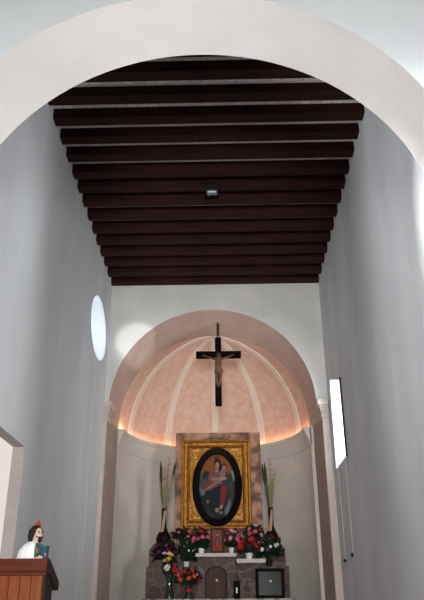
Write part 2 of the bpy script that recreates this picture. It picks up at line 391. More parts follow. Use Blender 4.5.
# ------------------------------------------------------------------ flood lamp under the beams
lp = at(212, 195, 9.30); lp.z = ZB
t = thing('flood_lamp', 'small black square flood lamp fixed under the middle of the dark beams', 'lamp', (lp.x, 9.30, ZB-.24))
bm = bmesh.new(); x = lp.x; zq = ZB-.24
box(bm, x-.105, x+.105, 9.20, 9.38, zq, zq+.10, bev=.012); box(bm, x-.07, x+.07, 9.24, 9.34, zq+.10, zq+.15, bev=.01)
obj('housing', bm, M['lamp_black'], t)
bm = bmesh.new(); box(bm, x-.08, x+.08, 9.215, 9.345, zq-.008, zq+.004, bev=.003); obj('lens', bm, M['lamp_glass'], t)
bm = bmesh.new(); box(bm, x-.07, x+.07, 9.225, 9.265, zq-.014, zq-.006, bev=.003); obj('lens_glint', bm, M['lens_glint'], t)
bm = bmesh.new()
tube(bm, [(x-.107, 9.29, zq+.05), (x-.125, 9.29, zq+.12), (x-.125, 9.29, ZB-.012), (x-.06, 9.29, ZB-.008), (x+.06, 9.29, ZB-.008), (x+.125, 9.29, ZB-.012), (x+.125, 9.29, zq+.12), (x+.107, 9.29, zq+.05)], .011, 6)
obj('bracket', bm, M['lamp_black'], t)

# ------------------------------------------------------------------ crucifix hung under the apse arch
YC = 13.62
top = at(218, 338, YC); bot = at(218, 406, YC); L = at(196, 355, YC); R_ = at(241, 355, YC)
cxx = top.x; zc = L.z
t = thing('hanging_crucifix', 'black wooden crucifix with carved figure hung by a chain beneath the apse arch', 'crucifix', (cxx, YC, bot.z))
bm = bmesh.new(); box(bm, cxx-.068, cxx+.068, YC-.035, YC+.035, bot.z, top.z, bev=.006)
obj('upright', bm, M['crossw'], t)
bm = bmesh.new(); box(bm, L.x, R_.x, YC-.04, YC+.03, zc-.085, zc+.07, bev=.006)
obj('crossbar', bm, M['crossw'], t)
bm = bmesh.new(); ch = qz+qr-.08-top.z
nl = 8
for i in range(nl):
    zc0 = top.z+.015 + (ch-.02)*(i+.5)/nl; h = ch/nl*.66; w = .028
    pts = []
    for k in range(14):
        a = 2*PI*k/14; u = w*math.cos(a); v = h*math.sin(a)
        pts.append((cxx+u, YC, zc0+v) if i % 2 == 0 else (cxx+u*.5, YC+u, zc0+v))
    tube(bm, pts, .010, 6, closed=True)
obj('chain', bm, M['iron'], t)
# carved figure: one continuous body
yb = YC-.085; hz = zc-.075
def squash(bm, kx=1.0):
    for v in bm.verts:
        v.co.z = hz+(v.co.z-hz)*.72; v.co.x = cxx+(v.co.x-cxx)*kx
    return bm
hL = (cxx-.315, YC-.06, zc+.03); hR = (cxx+.315, YC-.06, zc+.03)
V = [(cxx, yb, hz-.36), (cxx, yb, hz-.25), (cxx, yb-.01, hz-.13), (cxx, yb-.01, hz-.055), (cxx+.008, yb-.03, hz-.01), (cxx+.015, yb-.05, hz+.055), (cxx+.018, yb-.055, hz+.085)]
Rr = [.062, .055, .075, .05, .026, .042, .034]
Eg = [(i, i+1) for i in range(6)]
def add(v, r, p): V.append(v); Rr.append(r); Eg.append((p, len(V)-1)); return len(V)-1
for s in (-1, 1):
    a = add((cxx+s*.085, yb, hz-.075), .034, 3); b = add((cxx+s*.19, yb+.015, hz-.015), .024, a)
    c = add((cxx+s*.265, yb+.02, hz+.03), .016, b); d = add((cxx+s*.30, yb+.02, hz+.046), .016, c)
    for k, (dx, dz) in enumerate(((.030, .026), (.036, .016), (.037, .006), (.032, -.004))):
        add((cxx+s*(.30+dx), yb+.01, hz+.046+dz), .0055, d)
    add((cxx+s*.308, yb-.005, hz+.068), .006, d)
    h = add((cxx+s*.042, yb, hz-.43), .048, 0); kn = add((cxx+s*.042+.01, yb-.035, hz-.64), .033, h)
    sh = add((cxx+s*.03, yb-.005, hz-.78), .029, kn); an = add((cxx+s*.014, yb+.01, hz-.88), .019, sh); add((cxx+s*.012, yb-.04, hz-.945), .018, an)
obj('figure', squash(skin(V, Eg, Rr, 2)), M['flesh_wood'], t, smooth=180)
fig = [o for o in t.children if o.name.startswith('figure')][0]
bm = bmesh.new(); lathe(bm, [(.055, -.20), (.088, -.18), (.092, -.06), (.082, 0), (.06, .01)], cxx, yb, 18, hz-.33, 1, .8)
for i in range(4): tube(bm, [(cxx+.07, yb-.03, hz-.34-.01*i), (cxx+.10, yb-.035, hz-.42), (cxx+.095+.01*i, yb-.03, hz-.52)], [.014, .02, .008], 6)
obj('loincloth', squash(bm, .82), M['cloth_wood'], fig, smooth=50)
bm = bmesh.new(); ball(bm, (cxx+.016, yb-.035, hz+.065), .050, 12, 8, (1, .95, 1.1)); ball(bm, (cxx+.022, yb-.09, hz+.022), .018, 8, 6, (1, .7, 1.5))
for s in (-1, 1): tube(bm, [(cxx+.015+s*.04, yb-.03, hz+.07), (cxx+.015+s*.048, yb-.03, hz+.01), (cxx+s*.045, yb-.03, hz-.05)], [.015, .017, .006], 6)
obj('hair', squash(bm), M['hair'], fig, smooth=60)

# ------------------------------------------------------------------ altar
YF = 14.65                    # face of the stone retable
zt1 = at(213, 543, YF).z      # upper tier top
zt2 = at(150, 567, YF-.15).z  # lower tier top
zm = at(213, 598.6, 14.05).z  # top of the altar table
sxl, sxr = at(149, 556, YF).x, at(285.5, 556, YF).x
t = thing('stone_altar', 'stepped altar base faced with brown flagstones below the gilt painting', 'altar', ((sxl+sxr)/2, YF, SF))
bm = bmesh.new(); c = .10
prism(bm, [(sxl, SF), (sxr, SF), (sxr, zt1-c*1.3), (sxr-c, zt1), (sxl+c, zt1), (sxl, zt1-c*1.3)], 'y', YF, 15.42)
obj('upper_tier', bm, M['stone'], t)
l2, r2 = at(145.5, 590, YF-.15).x, at(290, 590, YF-.15).x
bm = bmesh.new(); box(bm, l2, r2, YF-.17, YF, SF, zt2, bev=.01); obj('lower_tier', bm, M['stone'], t)
TY = YF-.26
cl, cr_ = at(197.5, 560, TY).x, at(235, 560, TY).x
zl1 = at(213, 557, TY).z; zl0 = at(213, 553, TY-.05).z
bm = bmesh.new(); box(bm, cl, cr_, TY, YF, SF, zl1, bev=.006); obj('niche_block', bm, M['stone'], t)
bm = bmesh.new(); box(bm, cl-.04, cr_+.03, TY-.05, YF+.0, zl1, zl0, bev=.008); lc = obj('ledge', bm, M['ledge'], t, label='pale marble ledge over the small arched door')
zr1 = at(250, 563, TY).z; zr0 = at(250, 558.6, TY).z
rl, rr = cr_+.03, at(266, 560, TY).x
bm = bmesh.new(); box(bm, rl+.02, rr-.03, TY+.05, YF, SF, zr1, bev=.006); obj('side_block', bm, M['stone'], t)
bm = bmesh.new(); box(bm, rl, rr, TY, YF, zr1, zr0, bev=.008); obj('ledge', bm, M['ledge'], t, label='lower pale marble ledge to the right')
tt = thing('altar_table', 'altar table with a checked tile edge in front of the stone base', 'table', ((l2+r2)/2, 14.3, SF))
bm = bmesh.new(); box(bm, l2-.02, r2+.06, 14.05, TY, zm-.09, zm, bev=.006)
obj('table_top', bm, M['bluetile'], tt)
bm = bmesh.new(); box(bm, l2+.05, r2-.02, 14.15, TY, SF, zm-.09); obj('table_base', bm, M['stone'], tt)
# tabernacle: arched wooden door
dl, dr = at(205, 590, TY).x, at(227.5, 590, TY).x; dtop = at(216, 566, TY).z
dw = (dr-dl)/2; dcx = (dl+dr)/2
t2 = thing('tabernacle', 'small arched dark wooden tabernacle door set in the stone under the ledge', 'tabernacle', (dcx, TY, zm))
def arch_loop(hw, ztop, zbot, cx, rise):
    pts = [(cx-hw, zbot)]
    for i in range(17):
        a = PI-PI*i/16; pts.append((cx+hw*math.cos(a), ztop-rise+rise*math.sin(a)))
    return pts+[(cx+hw, zbot)]
bm = bmesh.new(); prism(bm, arch_loop(dw, dtop, zm, dcx, .17), 'y', TY-.03, TY+.02, [arch_loop(dw-.035, dtop-.035, zm+.03, dcx, .15)])
obj('surround', bm, M['lect_side'], t2)
for s in (-1, 1):
    full = arch_loop(dw-.035, dtop-.035, zm+.03, dcx, .15)
    half = [p for p in full if (p[0]-dcx)*s >= -1e-6]
    half = [(p[0] if abs(p[0]-dcx) > .004 else dcx+s*.004, p[1]) for p in half]
    if s > 0: half = half+[(dcx+.004, zm+.03)]
    else: half = half+[(dcx-.004, zm+.03)]
    bm = bmesh.new(); prism(bm, half, 'y', TY-.018, TY+.015)
    for k in range(3):
        z0 = zm+.07+k*.17
        box(bm, dcx+s*.03 if s > 0 else dcx-dw+.065, dcx+dw-.065 if s > 0 else dcx-.03, TY-.028, TY-.016, z0, z0+.12, bev=.006)
    d = obj('door', bm, M['oak'], t2)
    if s > 0:
        bm = bmesh.new(); ball(bm, (dcx+.014, TY-.045, (zm+dtop)/2+.035), .024, 12, 8); tube(bm, [(dcx+.014, TY-.02, (zm+dtop)/2+.035), (dcx+.014, TY-.045, (zm+dtop)/2+.035)], .01, 8)
        obj('knob', bm, M['brass'], d, smooth=60, label='brass knob with painted glint')
# marble slab and the gilt painting
YS = 15.0
m0 = at(176, 433, YS); m1 = at(261, 433, YS)
bm = bmesh.new(); box(bm, m0.x, m1.x-.03, YS, YS+.22, zt1, m0.z, bev=.01)
tag(obj('marble_panel', bm, M['marble']), 'tall brown veined marble panel standing behind the gilt frame', 'panel')
fx0, fx1 = at(182, 445, YS).x, at(250.5, 445, YS).x-.02; fz1 = at(215, 440.5, YS).z; fz0 = at(215, 529.5, YS).z
fcx = (fx0+fx1)/2
t = thing('altar_painting', 'oval painting of a robed woman and child in a large gilt frame', 'painting', (fcx, YS, fz0))
def rect_frame(bm, x0, x1, z0, z1, prof, y):
    rows = []
    for (o, h) in prof:
        rows.append([bm.verts.new(p) for p in ((x0+o, y-h, z0+o), (x1-o, y-h, z0+o), (x1-o, y-h, z1-o), (x0+o, y-h, z1-o))])
    for A, B in zip(rows, rows[1:]+rows[:1]):
        for i in range(4): bm.faces.new((A[i], A[(i+1) % 4], B[(i+1) % 4], B[i]))
bm = bmesh.new()
rect_frame(bm, fx0, fx1, fz0, fz1, [(0, 0), (0, .06), (.015, .085), (.045, .09), (.06, .07), (.075, .055), (.12, .05), (.14, .065), (.155, .075), (.17, .06), (.18, .03), (.18, 0)], YS)
for i in range(46):           # beads round the sight edge
    u = i/46*2*((fx1-fx0-.29)+(fz1-fz0-.29)); w, h = fx1-fx0-.29, fz1-fz0-.29
    if u < w: p = (fx0+.145+u, fz0+.145)
    elif u < w+h: p = (fx1-.145, fz0+.145+u-w)
    elif u < 2*w+h: p = (fx1-.145-(u-w-h), fz1-.145)
    else: p = (fx0+.145, fz1-.145-(u-2*w-h))
    ball(bm, (p[0], YS-.066, p[1]), .02, 8, 5)
fr = obj('gilt_frame', bm, M['gold'], t)
bm = bmesh.new(); box(bm, fx0+.175, fx1-.175, YS-.03, YS, fz0+.175, fz1-.175)
bp = obj('gilt_board', bm, M['gold'], t)
o0, o1 = at(192.3, 487, YS), at(242.3, 487, YS); ocx = (o0.x+o1.x)/2; oz1 = at(217, 448.5, YS).z; oz0 = at(217, 527, YS).z; ocz = (oz0+oz1)/2
orx, orz = (o1.x-o0.x)/2, (oz1-oz0)/2
for sx in (-1, 1):            # scrolled corner ornaments
    for sz in (-1, 1):
        bm = bmesh.new(); cx0 = (fx0+.20 if sx < 0 else fx1-.20); cz0 = (fz0+.20 if sz < 0 else fz1-.20)
        for k, (r, n) in enumerate(((.09, 16), (.06, 14))):
            pts = [(cx0-sx*(.10+.02*k-(r*(1-i/n*.7))*math.cos(i*.5)), YS-.045, cz0-sz*(.10+.14*k*(1 if k else 0)-(r*(1-i/n*.7))*math.sin(i*.5))) for i in range(n)]
            tube(bm, pts, [.018*(1-.5*i/n) for i in range(n)], 6)
        pts = [(cx0-sx*(.24-.012*i), YS-.045, cz0-sz*(.03+.02*math.sin(i*.7))) for i in range(14)]; tube(bm, pts, .014, 6)
        for i in range(5): ball(bm, (cx0-sx*(.03+.05*i), YS-.045, cz0-sz*(.26-.05*i)), .022, 8, 6)
        obj('corner_scroll', bm, M['gold_pale'], bp, smooth=60)
bm = bmesh.new(); rows = []; n = 72
irx, irz = orx-.148, orz-.148
for (rx, rz, y) in ((orx, orz, 0), (orx, orz, .075), (orx-.02, orz-.02, .095), ((orx+irx)/2, (orz+irz)/2, .085), (irx+.012, irz+.012, .07), (irx, irz, .045), (irx, irz, 0)):
    rows.append([bm.verts.new((ocx+rx*math.cos(2*PI*i/n), YS-.02-y, ocz+rz*math.sin(2*PI*i/n))) for i in range(n)])
for A, B in zip(rows, rows[1:]+rows[:1]):
    for i in range(n): bm.faces.new((A[i], A[(i+1) % n], B[(i+1) % n], B[i]))
obj('oval_frame', bm, M['black'], t, smooth=50)
def ell(u, v, cx, cy, rx, ry, rot=0, soft=.25):
    c, s = math.cos(rot), math.sin(rot); du, dv = u-cx, v-cy; a, b = (du*c+dv*s)/rx, (-du*s+dv*c)/ry
    d = math.hypot(a, b); return min(1, max(0, (1-d)/soft+.5))
def mixc(a, b, t): return tuple(a[i]*(1-t)+b[i]*t for i in range(3))
def madonna(u, v):
    c = mixc((.015, .025, .030), (.36, .115, .035), min(1, max(0, (v-.12)*5)))
    L_ = [((-.78, .30, .22, .12), 0, (.10, .12, .11)), ((-.80, -.08, .16, .20), 0, (.20, .22, .20)), ((-.62, .34, .22, .14), .4, (.030, .045, .040)),
          ((-.62, .10, .34, .15), .3, (.085, .10, .10)), ((.80, .30, .13, .18), 0, (.40, .42, .40)), ((.72, -.1, .18, .55), 0, (.05, .065, .055)),
          ((.55, -.62, .12, .26), -.5, (.22, .24, .22)), ((-.35, -.80, .25, .12), .2, (.030, .06, .055)),
          ((0, -.38, .62, .44), .2, (.014, .028, .036)), ((-.30, -.30, .35, .30), 0, (.012, .032, .042)),
          ((-.12, .30, .36, .26), .2, (.28, .10, .11)), ((-.22, .06, .55, .13), .25, (.30, .055, .045)), ((.34, -.20, .17, .40), -.25, (.28, .035, .035)),
          ((.05, .17, .45, .07), -.15, (.26, .19, .18)), ((.45, .22, .22, .22), .2, (.045, .060, .060)), ((-.30, .02, .42, .05), .35, (.34, .22, .19)),
          ((.02, .72, .19, .15), 0, (.020, .012, .012)), ((.16, .58, .11, .16), 0, (.025, .014, .012)), ((-.02, .90, .16, .055), 0, (.10, .055, .02)),
          ((.01, .66, .12, .105), 0, (.50, .27, .20)), ((.00, .49, .10, .06), 0, (.46, .26, .20)),
          ((.40, .62, .12, .095), 0, (.05, .025, .02)), ((.38, .58, .09, .075), 0, (.48, .26, .20)), ((.30, .40, .16, .14), .2, (.36, .20, .17)), ((.28, .24, .24, .055), .05, (.50, .32, .26)),
          ((-.10, .24, .20, .045), -.1, (.46, .27, .21)), ((.20, -.62, .10, .065), .4, (.50, .29, .22)), ((-.02, -.72, .11, .065), -.2, (.46, .30, .22)), ((.20, -.80, .09, .05), .2, (.34, .2, .15)),
          ((-.52, -.46, .07, .05), 0, (.36, .17, .13))]
    for (e, rot, col) in L_: c = mixc(c, col, ell(u, v, *e, rot))
    return tuple(x*.72 for x in c)
def painted(name, cx, cz, rx, rz, y, fn, parent, oval=True, nu=48, nv=76, thick=.006):
    bm = bmesh.new(); cl = bm.loops.layers.float_color.new('paint')
    g = []
    for j in range(nv+1):
        row = []
        for i in range(nu+1):
            u, v = -1+2*i/nu, -1+2*j/nv
            if oval: a, b = u*math.sqrt(1-v*v/2), v*math.sqrt(1-u*u/2)
            else: a, b = u, v
            row.append((bm.verts.new((cx+rx*a, y, cz+rz*b)), a, b))
        g.append(row)
    for j in range(nv):
        for i in range(nu):
            q = (g[j][i], g[j][i+1], g[j+1][i+1], g[j+1][i]); f = bm.faces.new([k[0] for k in q])
            for lp_, k in zip(f.loops, q): lp_[cl] = (*fn(k[1], k[2]), 1)
    return obj(name, bm, M['paint'], parent)
painted('canvas', ocx, ocz, irx+.004, irz+.004, YS-.045, madonna, t)

# small framed picture on the ledge
f0, f1 = at(210.5, 552.8, TY+.02), at(224.5, 552.8, TY+.02); ft = at(217, 527.5, TY+.02).z
t = thing('small_framed_picture', 'small wood framed picture of a red robed figure on the centre ledge', 'picture', ((f0.x+f1.x)/2, TY+.03, zl0))
bm = bmesh.new(); rect_frame(bm, f0.x, f1.x, zl0, ft, [(0, 0), (0, .03), (.015, .035), (.04, .025), (.045, .01), (.045, 0)], TY+.03); obj('frame', bm, M['oak'], t)
bm = bmesh.new(); box(bm, f0.x+.01, f1.x-.01, TY+.03, TY+.04, zl0+.01, ft-.01); obj('backing', bm, M['lect_side'], t)
def little(u, v):
    c = (.22, .075, .03)
    for (e, rot, col) in [((0, -.35, .65, .55), 0, (.30, .02, .03)), ((0, .1, .35, .45), 0, (.04, .045, .09)), ((0, .55, .2, .14), 0, (.42, .24, .18)), ((0, .62, .26, .18), 0, (.05, .04, .06)), ((0, .54, .16, .12), 0, (.4, .24, .18)), ((0, -.1, .12, .5), 0, (.3, .18, .16))]:
        c = mixc(c, col, ell(u, v, *e, rot))
    return c
painted('print', (f0.x+f1.x)/2, (zl0+ft)/2, (f1.x-f0.x)/2-.042, (ft-zl0)/2-.042, TY+.028, little, t, oval=False, nu=16, nv=28)

# dark glass fronted box at right
b0, b1 = at(255, 569, TY-.02), at(284.5, 597, TY-.02)
bt_ = b0.z
t = thing('glass_display_box', 'square black framed box with dark glass front on the altar table', 'box', ((b0.x+b1.x)/2, TY-.1, zm))
bm = bmesh.new(); box(bm, b0.x+.01, b1.x-.01, TY-.16, TY-.03, zm, bt_-.01, bev=.005); obj('case', bm, M['lamp_black'], t)
bm = bmesh.new(); rect_frame(bm, b0.x, b1.x, zm, bt_, [(0, 0), (0, .03), (.02, .04), (.05, .03), (.06, .01), (.06, 0)], TY-.16); obj('frame', bm, M['frame_dk'], t)
bm = bmesh.new(); box(bm, b0.x+.055, b1.x-.055, TY-.175, TY-.162, zm+.055, bt_-.055); obj('glass_front', bm, M['dark_glass'], t)
bm = bmesh.new(); ball(bm, (b0.x+.29, TY-.185, bt_-.23), .022, 10, 7, (1, .6, 1)); obj('knob', bm, M['brass'], t, smooth=60)
# dark votive candle
c0 = at(237, 595, TY-.14); cz1 = at(237, 581, TY-.14).z
t = thing('votive_candle', 'slim black glass candle holder between the small door and the black box', 'candle holder', (c0.x, TY-.14, zm))
bm = bmesh.new(); hh = cz1-zm
lathe(bm, [(.062, 0), (.066, .015), (.060, .04), (.060, hh*.9), (.064, hh), (.052, hh), (.050, hh*.75), (0, hh*.75)], c0.x, TY-.14, 20, zm); obj('holder', bm, M['black'], t, smooth=40)
bm = bmesh.new(); lathe(bm, [(0, hh*.755), (.048, hh*.755), (.048, hh*.86), (.02, hh*.88), (0, hh*.87)], c0.x, TY-.14, 16, zm); obj('wax', bm, M['pot'], t, smooth=40)
bm = bmesh.new(); box(bm, c0.x-.018, c0.x+.012, TY-.205, TY-.198, zm+hh*.3, zm+hh*.62, bev=.002); obj('highlight_patch', bm, M['pot'], t)  # last piece: pale patch standing in for the highlight on the glass

# ------------------------------------------------------------------ tall vases with dried reeds
def vase(p, ztop, name, label):
    h = ztop-p.z
    t = thing(name, label, 'vase', p)
    prof = [(.02, 0), (.10, 0), (.150, h*.06), (.158, h*.13), (.135, h*.24), (.085, h*.36), (.056, h*.46), (.050, h*.7), (.054, h), (.044, h), (.040, h*.6), (.0, h*.5)]
    bm = bmesh.new(); lathe(bm, prof, p.x, p.y, 28, p.z); obj('body', bm, M['bronze_dk'], t, smooth=50)
    bm = bmesh.new(); rows = []
    for i in range(19):       # the pale band winding down the neck
        f = i/18; z = h*(.33+.60*f); a = -2.3+1.5*f
        def rad(zz):
            for (r0, z0), (r1, z1) in zip(prof, prof[1:9]):
                if z0 <= zz <= z1 and z1 > z0: return r0+(r1-r0)*(zz-z0)/(z1-z0)
            return .05
        r = rad(z)+.003; rows.append([bm.verts.new((p.x+rr_*math.cos(a+d), p.y+rr_*math.sin(a+d), p.z+z)) for d, rr_ in ((-.75, r-.006), (-.6, r), (-.2, r), (.2, r), (.6, r), (.75, r-.006))])
    for A, B in zip(rows, rows[1:]):
        for k in range(5): bm.faces.new((A[k], A[k+1], B[k+1], B[k]))
    obj('stripe', bm, M['tan'], t, smooth=60, label='tan stripe winding down the neck')
    return Vector((p.x, p.y, ztop))
def reed(neck, tip, bow, m, kind, label, group):
    root = Vector((neck.x+random.uniform(-.02, .02), neck.y+random.uniform(-.02, .02), neck.z-.22)); tip = Vector(tip)
    mid = (root+tip)/2+Vector(bow)
    pts = [root.lerp(mid, f).lerp(mid.lerp(tip, f), f) for f in [i/10 for i in range(11)]]
    t = thing('dried_reed', label, 'reed', pts[0], group)
    bm = bmesh.new(); tube(bm, pts, [.014-.007*i/10 for i in range(11)], 6); obj('stalk', bm, m, t, smooth=60)
    bm = bmesh.new()
    if kind == 'cattail': tube(bm, [pts[6], pts[7], pts[8], pts[9], pts[10]], [.010, .026, .028, .026, .008], 8)
    elif kind == 'blade':
        d = Vector((1, 0, 0)); rows = []
        for i in range(3, 11):
            w = .024*math.sin((i-2)/9*PI)+.004; rows.append([bm.verts.new(pts[i]+d*w), bm.verts.new(pts[i]+Vector((0, -.008, 0))), bm.verts.new(pts[i]-d*w), bm.verts.new(pts[i]+Vector((0, .006, 0)))])
        for A, B in zip(rows, rows[1:]):
            for k in range(4): bm.faces.new((A[k], A[(k+1) % 4], B[(k+1) % 4], B[k]))
    else:
        for i in range(5, 11):
            for s in (-1, 1): tube(bm, [pts[i], pts[i]+Vector((s*.022, 0, .04)), pts[i]+Vector((s*.026, 0, .075))], [.006, .008, .003], 5)
    obj('seed_head' if kind != 'blade' else 'leaf_blade', bm, M['reed_dark'] if kind == 'cattail' else m, t, smooth=60)
vy = YF+.20
def pot_pt(x, Y, z): q = at(x, 545, Y); return Vector((q.x, Y, z))
vp = pot_pt(163.3, vy, zt1); nk = vase(vp, at(163, 508.5, vy).z, 'tall_vase', 'dark bulbous vase with tan striped neck left of the gilt painting')
for (x, y, bw, m, kind) in ((160.8, 461.5, -.03, 'reed_dark', 'cattail'), (160, 472, -.02, 'reed', 'blade'), (164.5, 470, -.01, 'reed_pale', 'plume'), (169.3, 460, .02, 'reed_pale', 'plume'), (168, 466, 0, 'reed_pale', 'plume'), (175.3, 463, .03, 'reed', 'cattail'), (173.5, 474, .03, 'reed', 'blade'), (162.5, 483, -.01, 'reed_pale', 'blade'), (167, 478, .02, 'reed', 'blade')):
    reed(nk, at(x, y, vy+random.uniform(-.08, .05)), (bw, 0, 0), M[m], kind, {'cattail': 'tall dark tipped reed standing in the vase left of the painting', 'blade': 'flat green brown reed blade in the vase left of the painting', 'plume': 'pale feathery dried reed in the vase left of the painting'}[kind], {'cattail': 'dark tipped reeds in the left vase', 'blade': 'reed blades in the left vase', 'plume': 'pale reeds in the left vase'}[kind])
vp = pot_pt(272, vy, zt1); nk = vase(vp, at(272, 507.5, vy).z, 'tall_vase', 'dark bulbous vase with tan striped neck right of the gilt painting')
for (x, y, bw, m, kind) in ((262, 464, -.03, 'reed_dark', 'cattail'), (264.5, 463, -.02, 'reed_dark', 'cattail'), (266, 475, -.02, 'reed', 'blade'), (270, 460, 0, 'reed_pale', 'plume'), (274.3, 472, .01, 'reed_pale', 'plume'), (272, 478, .01, 'reed', 'blade'), (268, 485, -.01, 'reed', 'blade')):
    reed(nk, at(x, y, vy+random.uniform(-.08, .05)), (bw, 0, 0), M[m], kind, {'cattail': 'tall dark tipped reed leaning from the vase right of the painting', 'blade': 'flat green brown reed blade in the vase right of the painting', 'plume': 'pale feathery dried reed in the vase right of the painting'}[kind], {'cattail': 'dark tipped reeds in the right vase', 'blade': 'reed blades in the right vase', 'plume': 'pale reeds in the right vase'}[kind])

# ------------------------------------------------------------------ flowers
def petal(bm, ang, r, tilt, w, z=0):
    ca, sa = math.cos(ang), math.sin(ang); rows = []
    for f, ww in ((.08, .35), (.45, 1.0), (.8, .85), (1.0, .25)):
        rad = r*f; h = z+math.sin(tilt)*rad*(1.0-.35*f); rad *= math.cos(tilt*.7)
        c = Vector((ca*rad, sa*rad, h)); s = Vector((-sa, ca, 0))*w*ww; n = Vector((0, 0, .10*w))
        rows.append([bm.verts.new(c-s+n), bm.verts.new(c-n*1.2), bm.verts.new(c+s+n)])
    for A, B in zip(rows, rows[1:]):
        for k in range(2): bm.faces.new((A[k], A[k+1], B[k+1], B[k]))
FM = {}
def flower_mesh(c):
    if c in FM: return FM[c]
    bm = bmesh.new()
    for ring, (n, r, tl) in enumerate(((7, 1.0, .35), (6, .8, .75), (4, .5, 1.15))):
        for i in range(n): petal(bm, 2*PI*i/n+ring*.4, r, tl, r*.42, .04*ring)
    ball(bm, (0, 0, .12), .18, 8, 6)
    tube(bm, [(0, 0, .05), (0, 0, -.5)], .07, 5)
    o = mesh_obj('flower', bm, M[c], 60); FM[c] = o.data; bpy.data.objects.remove(o); return FM[c]
def pot_lathe(bm, kind, x, y, z, h, r):
    if kind == 'pot': lathe(bm, [(0, 0), (r*.72, 0), (r*.78, h*.1), (r*.95, h*.8), (r*1.05, h*.82), (r*1.05, h), (r*.9, h), (r*.85, h*.8), (0, h*.75)], x, y, 20, z)
    else: lathe(bm, [(0, 0), (r*1.05, 0), (r*1.1, h*.05), (r*.85, h*.25), (r*.72, h*.55), (r*.8, h*.85), (r*1.1, h), (r*1.0, h), (r*.68, h*.8), (r*.6, h*.4), (0, h*.3)], x, y, 24, z)
def bouquet(name, label, base, kind, ph, prad, c, rx, rz, cols, nf, fs, nleaf, leafm='leaf', vm='pot', lo=-.6, ll=.16, flat=.75):
    t = thing(name, label, 'flowers', base); fs *= .82; nleaf = int(nleaf*1.3)
    bm = bmesh.new(); pot_lathe(bm, kind, base.x, base.y, base.z, ph, prad); obj('pot' if kind == 'pot' else 'vase', bm, M[vm], t, smooth=40)
    neck = Vector((base.x, base.y, base.z+ph*.85)); c = Vector(c)
    bm = bmesh.new()
    for i in range(nleaf):
        a = random.uniform(0, 2*PI); e = random.uniform(lo, 1.0); q = math.sqrt(max(0, 1-e*e)); s = random.uniform(.55, 1.15)
        p = c+Vector((rx*q*math.cos(a)*s, rx*flat*q*math.sin(a)*s, rz*e*s))
        d = (p-neck); d = (d.normalized()+Vector((random.uniform(-.6, .6), random.uniform(-.6, .6), random.uniform(-.3, .5)))).normalized()
        sd = d.cross(Vector((random.uniform(-1, 1), random.uniform(-1, 1), .6))).normalized(); w = ll*random.uniform(.16, .30); n = d.cross(sd)
        rows = []
        for f, ww in ((-.1, .1), (.3, .9), (.6, 1), (.95, .12)):
            b_ = p+d*(ll*(f-.5))-Vector((0, 0, .12*ll*f*f)); rows.append([bm.verts.new(b_-sd*w*ww), bm.verts.new(b_+n*w*.25), bm.verts.new(b_+sd*w*ww)])
        for A, B in zip(rows, rows[1:]):
            for k in range(2): bm.faces.new((A[k], A[k+1], B[k+1], B[k]))
    for i in range(max(8, nf)):
        a = random.uniform(0, 2*PI); s = random.uniform(.1, .7); p = c+Vector((rx*math.cos(a)*s, rx*flat*math.sin(a)*s, rz*random.uniform(-.3, .6)))
        tube(bm, [neck-Vector((0, 0, ph*.3)), neck.lerp(p, .5)+Vector((0, 0, .02)), p], .006, 5)
    obj('foliage', bm, M[leafm], t)
    for i in range(nf):
        # fairly even spread over the side that faces the nave
        k = random.uniform(.8, 1.12); e = lo*.6+(1-lo*.6)*((i*.618+random.uniform(-.12, .12)) % 1.0)
        a = -PI*(.02+.96*((i*.7549+.2+random.uniform(-.1, .1)) % 1.0)); q = math.sqrt(max(0, 1-e*e))
        p = Vector((rx*q*math.cos(a), rx*flat*q*math.sin(a), rz*e))*k
        o = bpy.data.objects.new('flower', flower_mesh(cols[i % len(cols)])); COL.objects.link(o); o.parent = t
        o.location = c+p-Vector(t.location)
        o.rotation_euler = (Vector((p.x, p.y-.12, p.z*.8+.03))).to_track_quat('Z', 'Y').to_euler(); sc = fs*random.uniform(.7, 1.2); o.scale = (sc,)*3
    return t
def P(x, Y, z):
    q = at(x, 560, Y); return Vector((q.x, Y, z))
def C(x, y, Y): return at(x, y, Y)
# on the ledges, upper tier and table
bouquet('potted_flowers', 'white pot of pinkish red flowers on the ledge just left of the small picture', P(201.3, TY+.07, zl0), 'pot', .10, .062, C(200, 540, TY+.08), .19, .22, ['pink', 'red', 'pink', 'red', 'deepred'], 17, .055, 70)
bouquet('potted_flowers', 'white pot of bright pink flowers on the ledge just right of the small picture', P(231.5, TY+.07, zl0), 'pot', .11, .05, C(232, 540, TY+.08), .17, .19, ['pink', 'red', 'pink', 'palepink'], 18, .055, 50)
bouquet('potted_flowers', 'white pot of big red flowers on the lower marble ledge at right', P(249.3, TY+.08, zr0), 'pot', .11, .075, C(249, 547, TY+.08), .22, .17, ['red', 'deepred', 'red'], 14, .075, 60)
bouquet('potted_flowers', 'low bunch of pale pink flowers on the upper tier beside the left vase', P(181.5, YF+.12, zt1), 'pot', .10, .06, C(181.5, 535, YF+.12), .20, .13, ['palepink', 'pink', 'deepred'], 10, .05, 60, vm='lamp_black')
bouquet('potted_flowers', 'low bunch of pale pink flowers on the upper tier below the right vase', P(255.5, YF+.12, zt1), 'pot', .10, .06, C(255, 533, YF+.12), .19, .14, ['palepink', 'pink', 'red'], 11, .05, 55, vm='lamp_black')
bouquet('potted_flowers', 'small white pot of dark greenery and tiny white flowers on the left lower tier', P(186.5, YF-.08, zt2), 'pot', .10, .06, C(187.5, 553, YF-.10), .20, .20, ['white', 'white', 'deepred'], 14, .026, 95)
